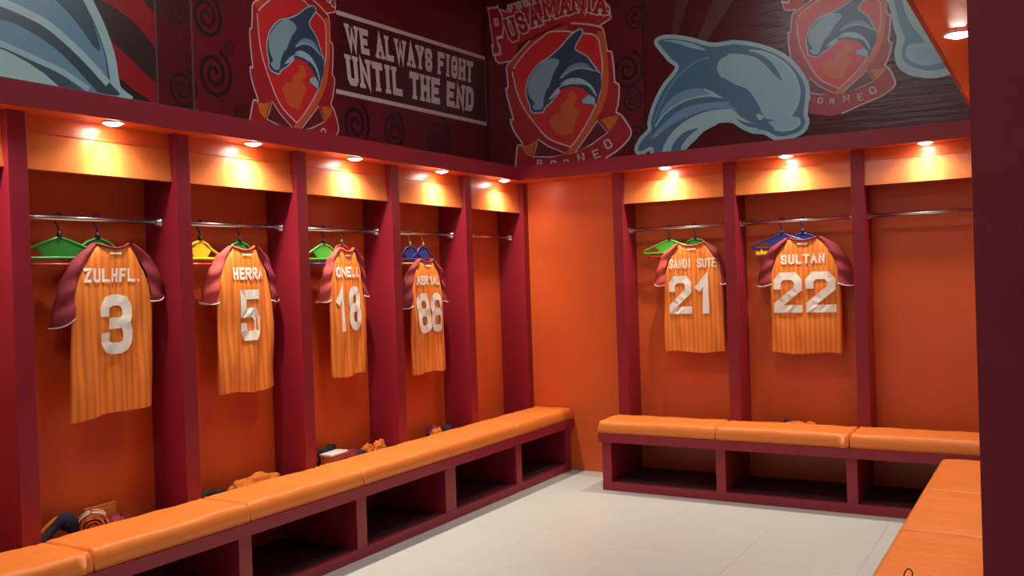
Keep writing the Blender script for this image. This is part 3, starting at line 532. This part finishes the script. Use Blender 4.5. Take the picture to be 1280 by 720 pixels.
def slogan(bm, m):
    bx = QUADS['box']
    lay(bm, m, [('f', '#350a10', bx, 0, 0, 0), ('s', '#a89a98', [bx[0], bx[1]], 0, 4.4, 0), ('s', '#a89a98', [bx[2], bx[3]], 0, 4.4, 0), ('s', '#6a5050', [bx[1], bx[2]], 0, 2.0, 0)], fL, .0012)
    t = QUADS['top']; quad_text(bm, m, 'WE ALWAYS FIGHT', [t[3], t[2], t[1], t[0]], fL, .0035, '#b4aaaa', .25, .8, .14)
    t = QUADS['bot']; quad_text(bm, m, 'UNTIL THE END', [t[3], t[2], t[1], t[0]], fL, .0035, '#b4aaaa', .25, .8, .14)
motif('slogan_lettering', b3, slogan, NL)
b4 = mural('wall_banner', 'dark red banner at the room corner filled by a large dolphin crest', -4.28, -2.826, False)
for c in CURL_B: motif('printed_curl', b4, lambda bm, m, c=c: lay(bm, m, [spiral(*c)], fB, .0006), NB)
motif('printed_crest', b4, lambda bm, m: crest(bm, m, None, fB), NB)
b5 = mural('wall_banner', 'wide dark banner with a big leaping blue dolphin and a pale crest', -2.82, 1.18, False); b5.data.materials[0] = MURG
for q in RAYS_B: motif('printed_ray', b5, lambda bm, m, q=q: lay(bm, m, [('f', '#400f16', q, 0, 0, 0)], fB, .0006), NB)
motif('printed_crest', b5, lambda bm, m: crest(bm, m, MAP_RIGHT, fB), NB)
motif('printed_dolphin', b5, lambda bm, m: lay(bm, m, DOLPHIN_BIG, fB, .013), NB)
motif('printed_dolphin_edge', b5, lambda bm, m: lay(bm, m, DOLPHIN_EDGE, fB, .002), NB)
# ================================================================== jerseys
def interp(T_, v):
    for i in range(len(T_)-1):
        if v <= T_[i+1][0]:
            k = (v-T_[i][0])/(T_[i+1][0]-T_[i][0]); return tuple(a+(b-a)*k for a, b in zip(T_[i][1:], T_[i+1][1:]))
    return T_[-1][1:]
def jersey(loc, rz, label, number, nm, sx=1.0, seed=0, fold=.010, lsl=1.0, rsl=1.0, lmat=None, rmat=None, skew=0.0, lean=0.0, numw=.17, numx=0, ldroop=0, rdroop=0, ncol=None, namew=.30):
    """local: x across (viewer's right), z up from hem, back of the shirt faces -y"""
    t = thing('jersey', label, 'jersey', loc, rz, 'jerseys hanging in the lockers')
    Tk = .022
    def wr(s, z):
        a = fold*max(.15, 1-z/.85)
        return a*math.sin(s*38+seed*1.7+2*math.sin(z*5+seed))+.35*fold*math.sin(s*77+z*9+seed)+.010*noise.noise(Vector((s*4, z*4, seed)))
    BW = [(0, .250), (.02, .252), (.18, .250), (.40, .246), (.56, .243), (.61, .230), (.68, .204), (.75, .165), (.80, .120), (.825, .092)]
    def hem(s, z): return skew*s*max(0, 1-z/.6)
    def pos(s, z, front, hw):
        u = min(1, abs(s)/max(hw, 1e-4)); d = Tk*math.sqrt(max(0, 1-u*u))
        x = s*sx+lean*(.83-z)
        return Vector((x, (-d if front else d)+wr(s, z), z+hem(s, z)+.007*math.sin(s*16+seed*2)*max(0, 1-z/.08)))
    nz, ns = 42, 30; bm = bmesh.new(); F = []; Bk = []
    for j in range(nz+1):
        z = .825*j/nz; hw = interp(BW, z)[0]; rf = []; rb = []
        for i in range(ns+1):
            s = -hw+2*hw*i/ns; q = 1-(s/hw)**2
            dip = max(0, (z-.74)/.085)
            zf = z-.022*q*dip; zb = z-.07*q*dip
            a = bm.verts.new(pos(s, zf, True, hw)); rf.append(a)
            rb.append(a if i in (0, ns) else bm.verts.new(pos(s, zb, False, hw)))
        F.append(rf); Bk.append(rb)
    for j in range(nz):
        for i in range(ns):
            bm.faces.new((F[j][i], F[j][i+1], F[j+1][i+1], F[j+1][i]))
            bm.faces.new((Bk[j][i+1], Bk[j][i], Bk[j+1][i], Bk[j+1][i+1]))
    link('shirt_body', bm, J_STRIPE, t, True)
    # sleeves
    for sd, sc_, mt, dr in ((-1, lsl, lmat or J_MAROON, ldroop), (1, rsl, rmat or J_MAROON, rdroop)):
        inn = [(0, .228, .515-dr*.5), (.25, .226, .61), (.5, .202, .68), (.75, .163, .75), (1, .092, .825)]
        out = [(0, .345*sc_, .520-dr), (.25, .325*sc_, .605-dr*.7), (.5, .295*sc_, .685-dr*.4), (.75, .235*(sc_*.5+.5), .768-dr*.1), (1, .120, .832)]
        bm = bmesh.new(); nv, nu = 22, 12; FR = []; BR = []
        for j in range(nv+1):
            v = j/nv; a = interp(inn, v); b_ = interp(out, v); rf = []; rb = []
            for i in range(nu+1):
                u = i/nu; s = a[0]+(b_[0]-a[0])*u; z = a[1]+(b_[1]-a[1])*u-.012*math.sin(math.pi*u)*(1-v)
                d = .030*math.sin(math.pi*min(1, u*.93+.07))**.7*(1-.35*v); w_ = .006*math.sin(z*60+s*25+seed+sd)+wr(sd*a[0], z)*.9+.04*u*(1-v)*sc_
                x = sd*s*sx+lean*(.83-z)
                vf = bm.verts.new((x, -d+w_-.002, z)); rf.append(vf); rb.append(bm.verts.new((x, d+w_, z)) if i < nu else vf)
            FR.append(rf); BR.append(rb)
        for j in range(nv):
            for i in range(nu):
                bm.faces.new((FR[j][i], FR[j][i+1], FR[j+1][i+1], FR[j+1][i])); bm.faces.new((BR[j][i+1], BR[j][i], BR[j+1][i], BR[j+1][i+1]))
        bmesh.ops.recalc_face_normals(bm, faces=bm.faces)
        cuff = [v.co.copy() for v in FR[0]]+[v.co.copy() for v in BR[0][::-1]]
        sl = link('sleeve', bm, mt, t, True)
        bm = bmesh.new(); tube(bm, cuff, .0035, 5); link('cuff_piping', bm, J_WHITE, sl)
    # collar
    bm = bmesh.new(); P = []; hw = .094
    for i in range(33):
        a = 2*math.pi*i/32; s = hw*math.cos(a)*1.02; fr = math.sin(a) < 0
        q = 1-min(1, abs(s)/hw)**2; P.append(Vector((s*sx+lean*.005, Tk*1.15*math.sin(a)+wr(s, .82), .828-(.022 if fr else .07)*q)))
    tube(bm, P, .0075, 6, flat=.7, cap=False); link('collar', bm, lmat or J_MAROON, t)
    # prints
    def onf(dx, dz): return lambda x, y: Vector((pos(dx+x, dz+y, True, interp(BW, dz+y)[0]).x, min(pos(dx+x, dz+y, True, interp(BW, dz+y)[0]).y, 0)-.007 if False else pos(dx+x, dz+y, True, interp(BW, dz+y)[0]).y-.0045, dz+y+hem(dx+x, dz+y)))
    N = len(number); gap = .025; tot = N*numw+(N-1)*gap; x = -tot/2+numx
    for c in number:
        w1 = numw*(.8 if c == '1' else 1); bm = bmesh.new()
        add_flat(bm, glyph_quads(c, w1, .29, .055, 0, 5), onf(x, .290), 0, Vector((0, -1, 0))); x += w1+gap
        face_dir(bm, Vector((0, -1, 0))); link('printed_digit', bm, J_WHITE, t)
    n_ = len(nm); cw = namew/n_; x = -namew/2+numx
    for word in nm.split(' '):
        bm = bmesh.new()
        for c in word:
            add_flat(bm, glyph_quads(c, cw*(.84 if c != '.' else .5), .068, min(.0165, cw*.27), 0, 2), onf(x, .640), 0, Vector((0, -1, 0))); x += cw
        x += cw; face_dir(bm, Vector((0, -1, 0))); link('printed_name', bm, J_WHITE, t)
    bm = bmesh.new(); add_flat(bm, [[(i*.012, 0), (i*.012+.010, 0), (i*.012+.010, .010), (i*.012, .010)] for i in range(6)], onf(-.036+numx*.5, .776), 0)
    face_dir(bm, Vector((0, -1, 0))); link('neck_label', bm, J_WHITE, t)
    return t
ZH = .950; PI2 = math.pi/2; ZX = .94
for a in [
 dict(loc=(-3.765, 2.725, ZH), rz=PI2-.06, label='orange jersey with maroon sleeves and white number 3, hanging nearest at left', number='3', nm='ZULHFL.', sx=.88, seed=1, skew=.07, lean=-.035, numw=.19, rsl=1.03, ldroop=.09, rdroop=-.05, namew=.36),
 dict(loc=(-3.775, 3.525, ZH), rz=PI2-.04, label='orange jersey with one bright red raglan sleeve and white number 5', number='5', nm='HERRA', sx=.82, seed=2, lmat=J_MAROON_LIT, lsl=1.0, rsl=.98, namew=.28, numx=.02),  # the bright red sleeve is maroon cloth with lamplight put into its colour
 dict(loc=(-3.775, 4.352, ZH), rz=PI2, label='orange jersey folded narrow with a creased two-digit number, between number 5 and number 88', number='18', nm='ONELL', sx=.70, seed=3, fold=.008, lmat=J_MAROON_LIT, ldroop=.03, numw=.17, namew=.33, skew=.02),
 dict(loc=(-3.775, 5.180, ZH-.065), rz=PI2, label='orange jersey with white number 88, last one on the left wall', number='88', nm='ASRYAL', sx=.84, seed=4, numw=.17, namew=.34, ldroop=.04, lean=.01),
 dict(loc=(-2.270, 6.340, ZH-.005), rz=0, label='orange jersey with white number 21 on the far wall, left of number 22', number='21', nm='SANDI SUTE', sx=.97, seed=5, lmat=J_MAROON_LIT, lsl=.97, rsl=.80, numw=.19, namew=.385, fold=.007, numx=.01),
 dict(loc=(-1.487, 6.340, ZH-.005), rz=0, label='orange jersey with maroon sleeves and white number 22, rightmost of all', number='22', nm='SULTAN', sx=1.02, seed=6, fold=.006, numw=.20, namew=.31, ldroop=.03, rdroop=.04)]:
    jersey(**a).scale = (ZX, ZX, ZX)
# ================================================================== hangers
def hanger(loc, rz, label, bodym, hookm, half=.20, neckm=None, barm=None, tagm=None):
    t = thing('clothes_hanger', label, 'hanger', loc, rz, 'plastic hangers on the rails')
    bm = bmesh.new(); P = []
    for i in range(15):
        a = R(-40)+R(235)*i/14; P.append((.0195*math.cos(a), 0, .0195*math.sin(a)))
    P = [P[0]]+P[1:]+[(-.014, 0, -.022), (-.002, 0, -.040), (0, 0, -.062)]
    # the hook circles the rail across it: turn it so that it lies in the plane across the rail
    tube(bm, P, .0042, 7); link('hook', bm, hookm, t, True)
    bm = bmesh.new(); tube(bm, [(0, 0, -.056), (0, 0, -.070), (0, 0, -.085)], [.006, .010, .013], 8); link('neck', bm, neckm or hookm, t, True)
    bm = bmesh.new()
    P = [(-half, 0, -.172), (-half*.96, 0, -.158), (-half*.55, 0, -.128), (-.05, 0, -.103), (0, 0, -.085), (.05, 0, -.103), (half*.55, 0, -.128), (half*.96, 0, -.158), (half, 0, -.172), (half*.9, 0, -.178), (0, 0, -.176), (-half*.9, 0, -.178), (-half, 0, -.172)]
    tube(bm, P, .0078, 7, flat=.75)
    prism(bm, [(-.006, -.078), (-.030, -.110), (-half*.5, -.140), (-half*.62, -.170), (half*.62, -.170), (half*.5, -.140), (.030, -.110), (.006, -.078)], 'x', 0, 0) if False else None
    for y in (-.003, .003):
        vs = [bm.verts.new((x, y, z)) for x, z in [(0, -.068), (-.014, -.094), (-half*.25, -.114), (-half*.52, -.134), (-half*.30, -.174), (half*.30, -.174), (half*.52, -.134), (half*.25, -.114), (.014, -.094)]]
        bm.faces.new(vs)
    link('shoulder_frame', bm, bodym, t)
    if barm:
        bm = bmesh.new(); tube(bm, [(-half*.8, 0, -.205), (half*.8, 0, -.205)], .006, 7)
        for s in (-1, 1): tube(bm, [(s*half*.8, 0, -.176), (s*half*.8, 0, -.205)], .004, 6)
        link('trouser_bar', bm, barm, t)
    return t
hanger((XR, 2.479, ZR), PI2-.13, 'bare dark green hanger in the nearest left bay', GREEN, BLACK, .20, HOOKD, REDP)
hanger((XR, 2.667, ZR), PI2-.06, 'green hanger with purple neck holding the nearest left jersey', GREEN, HOOKD, .15)
hanger((XR, 3.252, ZR), PI2+.08, 'bare yellow hanger with a red bar', YELLOW, BLACK, .14, BLACK, REDP)
hanger((XR, 3.519, ZR), PI2-.04, 'green hanger beside the yellow one, holding the second left jersey', GREEN, HOOKD, .13, BLACK)
hanger((XR, 4.176, ZR), PI2, 'bare lime green hanger with a blue bar beside the narrow folded jersey', GREEN_L, BLACK, .18, HOOKD, BLUE)
hanger((XR, 4.335, ZR), PI2, 'hanger with a green hook holding the narrow folded jersey', REDP, GREEN, .11)
hanger((XR, 5.028, ZR), PI2, 'bare dark blue hanger with an amber hook beside the last left jersey', BLUE, AMBER, .13, AMBER, AMBER)
hanger((XR, 5.176, ZR), PI2, 'dark blue hanger with an amber hook holding the last left jersey', BLUE, AMBER, .12)
hanger((-2.444, YR, ZR), -.05, 'bare green hanger on the far wall rail', GREEN_L, HOOKD, .21, HOOKD, REDP)
hanger((-2.246, YR, ZR), 0, 'green hanger on the far wall, holding a jersey with two-word name', GREEN, HOOKD, .15)
hanger((-1.631, YR, ZR), -.05, 'bare dark blue hanger with a small yellow tag below its left arm', BLUE, BLACK, .21, BLUE)
hanger((-1.492, YR, ZR), 0, 'dark blue hanger holding the rightmost jersey', BLUE, BLUE, .16)
ht = [o for o in bpy.data.objects if o.get('label', '').startswith('bare dark blue hanger with a small')][0]
boxo('size_tag', -.185, -.10, -.006, -.001, -.222, -.200, YELLOW, ht); boxo('tag_link', -.15, -.14, -.004, .002, -.205, -.176, YELLOW, ht)
# ================================================================== clothes left behind the cushions
def crumple(bm, c, r, seed, mi=0, amp=.28, freq=1.8, rz=0):
    q = bmesh.ops.create_icosphere(bm, subdivisions=4, radius=1)
    vs = q['verts']
    for v in vs:
        p = v.co.copy(); d = 1+amp*(abs(noise.noise(p*freq+Vector((seed, 0, 0))))*1.9-.35)+.07*noise.noise(p*5+Vector((0, seed, 0)))+.06*math.sin(9*p.x+7*p.z+4*noise.noise(p*2)+seed)
        p = Vector((p.x*r[0], p.y*r[1], p.z*r[2]))*d
        p.rotate(Matrix.Rotation(rz, 3, 'Z')); p.z = max(p.z, -r[2]*.55)
        v.co = p+Vector(c)+Vector((0, 0, r[2]*.55))
    for f in {f for v in vs for f in v.link_faces}: f.material_index = mi; f.smooth = True
def cloth(name, label, cat, parts, loc):
    t = thing(name, label, cat, loc)
    for pn, m, c, r, s, rz in parts:
        bm = bmesh.new(); crumple(bm, c, r, s, rz=rz); link(pn, bm, m, t, True)
    return t
ZB = .404
def rolled(loc, rz, label, L=.17, r=.062):
    t = thing('rolled_jersey', label, 'jersey', loc, rz)
    bm = bmesh.new(); n = 70; th = .0055
    prof = []
    for i in range(n):
        a = i/(n-1)*3.1*2*math.pi; rr = .010+(r-.010)*i/(n-1); prof.append((rr*math.cos(a), rr*math.sin(a)*.9, math.cos(a), math.sin(a)*.9))
    V = []
    for x, z, nx, nz in prof:
        V.append([bm.verts.new((x+nx*o*th, y+.006*math.sin(x*90), z+r*.9+nz*o*th)) for y in (0, L) for o in (-.5, .5)])
    for i in range(n-1):
        a, b_ = V[i], V[i+1]
        for q in ((a[0], a[1], b_[1], b_[0]), (a[3], a[2], b_[2], b_[3]), (a[1], a[3], b_[3], b_[1]), (a[2], a[0], b_[0], b_[2])): bm.faces.new(q)
    bmesh.ops.recalc_face_normals(bm, faces=bm.faces); link('rolled_body', bm, J_STRIPE, t, True)
    return t
# bay of number 3
t = rolled((-3.715, 2.545, ZB), .98, 'rolled orange and maroon jersey with white number print below number 3', .10, .062)
bm = bmesh.new(); crumple(bm, (.085, .06, .010), (.045, .05, .055), 4.2, amp=.15); link('rolled_sleeve', bm, J_MAROON, t, True)
bm = bmesh.new()
def curve_print(x, y):
    a = R(150)-x*.95; return Vector((.071*math.cos(a), .004+y*1.2, .056+.067*math.sin(a)))
for q in glyph_quads('2', .9, .07, .016, 0, 6)+[[(x+1.0, y) for x, y in q] for q in glyph_quads('2', .9, .07, .016, 0, 6)]: add_flat(bm, [q], curve_print, 0)
link('printed_number', bm, J_WHITE, t)
t = thing('sock', 'dark navy sock with orange trim draped beside the rolled jersey', 'sock', (-3.80, 2.40, ZB))
P = [(.03, -.16, .012), (.02, -.10, .022), (.0, -.04, .040), (-.01, .02, .078), (-.012, .065, .098), (-.01, .095, .075), (0, .11, .03)]
bm = bmesh.new(); tube(bm, catmull(P, False, 5), [.030+.012*math.sin(i*.35) for i in range(31)], 10, flat=.7); link('sock_leg', bm, NAVY, t, True)
bm = bmesh.new(); tube(bm, [(x-.018, y-.018, z+.014) for x, y, z in catmull(P, False, 5)], .009, 7); link('trim_band', bm, J_ORANGE, t, True)
t = thing('folded_shorts', 'flat folded orange cloth against the locker back behind the rolled jersey', 'shorts', (-3.858, 2.665, ZB), .06)
bm = box(bmesh.new(), -.012, .006, -.07, .10, 0, .118, .005); link('folded_cloth', bm, J_ORANGE, t, True)
bm = box(bmesh.new(), .007, .016, -.05, .085, 0, .10, .004); link('front_fold', bm, J_ORANGE, t, True)
t = cloth('folded_shorts', 'navy cloth tucked right of the rolled jersey below number 3', 'shorts', [('folded_cloth', NAVY, (0, 0, 0), (.035, .045, .045), 5.5, .4)], (-3.80, 2.72, ZB))
# bay of number 5
cloth('crumpled_jersey', 'crumpled orange jersey with dark lining on the bench below number 5', 'jersey', [('orange_cloth', J_ORANGE, (.0, .10, 0), (.055, .17, .055), 1.1, .1), ('orange_fold', J_ORANGE, (.01, -.02, .01), (.03, .05, .045), 3.1, .5), ('maroon_fold', J_MAROON, (.02, -.05, 0), (.035, .05, .035), 7.1, .2)], (-3.785, 3.46, ZB))
cloth('sock', 'black rumpled sock beside the crumpled jersey below number 5', 'sock', [('sock_leg', BLACK, (0, 0, 0), (.035, .13, .040), 8.4, .15)], (-3.80, 3.24, ZB))
# bay of the narrow folded jersey
t = thing('folded_shorts', 'orange ribbed folded shorts with a white edge below the narrow folded jersey', 'shorts', (-3.715, 4.13, ZB), .12)
bm = box(bmesh.new(), -.05, .03, -.085, .085, 0, .098, .012); link('orange_cloth', bm, J_ORANGE, t, True)
bm = box(bmesh.new(), -.052, .033, -.088, .088, .098, .116, .006); link('white_edge', bm, J_WHITE, t, True)
for i in range(8):
    bm = bmesh.new(); tube(bm, [(.031, -.076+.022*i, .097), (.036, -.080+.022*i, .06), (.032, -.084+.022*i, .004)], .0055, 6); link('rib', bm, J_MAROON, t, True)
cloth('crumpled_cloth', 'black crumpled cloth behind the ribbed folded shorts', 'cloth', [('black_cloth', BLACK, (0, 0, .02), (.035, .075, .075), 6.1, 0)], (-3.825, 4.19, ZB))
cloth('crumpled_jersey', 'maroon crumpled cloth between the ribbed shorts and the orange knot', 'jersey', [('maroon_cloth', J_MAROON, (0, 0, 0), (.035, .09, .06), 9.1, 0), ('dark_fold', NAVY, (.01, .10, 0), (.03, .05, .05), 2.9, 0)], (-3.75, 4.29, ZB))
t = thing('knotted_socks', 'orange knotted socks at the right end of the bay beside the maroon cloth', 'sock', (-3.755, 4.53, ZB))
bm = bmesh.new(); crumple(bm, (0, -.06, .03), (.03, .045, .045), 1.4); link('loop', bm, J_ORANGE, t, True)
bm = bmesh.new(); crumple(bm, (0, .06, .02), (.03, .075, .055), 3.4, rz=.3); link('loop', bm, J_ORANGE, t, True)
bm = bmesh.new(); crumple(bm, (.015, 0, .02), (.02, .018, .03), 5.4); link('knot', bm, J_ORANGE, t, True)
# bay of number 88
cloth('crumpled_jersey', 'small orange and maroon crumpled cloth on the bench below number 88', 'jersey', [('orange_cloth', J_ORANGE, (.02, -.03, 0), (.03, .06, .05), 2.5, 0), ('orange_strip', J_ORANGE, (0, .03, .03), (.016, .06, .03), 4.5, .5), ('maroon_cloth', J_MAROON, (-.02, -.02, .02), (.03, .06, .05), 6.5, 0)], (-3.78, 5.25, ZB))
cloth('sock', 'navy rumpled sock right of the small cloth below number 88', 'sock', [('sock_leg', NAVY, (0, 0, 0), (.03, .055, .05), 3.7, 0)], (-3.78, 5.38, ZB))
# bay of number 22
t = cloth('crumpled_jersey', 'thin orange crumpled cloth on the far bench below number 22', 'jersey', [('orange_cloth', J_ORANGE, (0, 0, 0), (.10, .04, .050), 2.0, 0), ('orange_fold', J_ORANGE, (.10, 0, .0), (.05, .03, .052), 5.0, 0), ('thin_fold', J_ORANGE, (.17, 0, 0), (.05, .03, .03), 7.0, 0)], (-1.56, 6.31, ZB))
cloth('sock', 'small black sock at the left end of the thin orange cloth below number 22', 'sock', [('sock_leg', BLACK, (0, 0, 0), (.04, .03, .055), 4.0, 0)], (-1.63, 6.32, ZB))
# right bench, at the lower picture edge
t = thing('shoelace', 'dark looped shoelace on the nearest right-hand cushion at the bottom edge', 'lace', (-.445, 3.185, .489))
bm = bmesh.new(); tube(bm, catmull([(-.035, -.02, .004), (-.02, -.005, .006), (-.012, 0, .028), (0, 0, .040), (.010, 0, .026), (.006, -.01, .005), (.03, -.02, .004)], False, 5), .0022, 6); link('lace_loop', bm, BLACK, t, True)
cloth('folded_shorts', 'maroon and orange folded cloth beside the looped shoelace at the bottom edge', 'shorts', [('maroon_cloth', J_MAROON, (.03, 0, 0), (.035, .02, .016), 1.2, 0), ('orange_cloth', J_ORANGE, (-.11, -.012, 0), (.045, .02, .010), 3.3, 0)], (-.40, 3.150, .492))
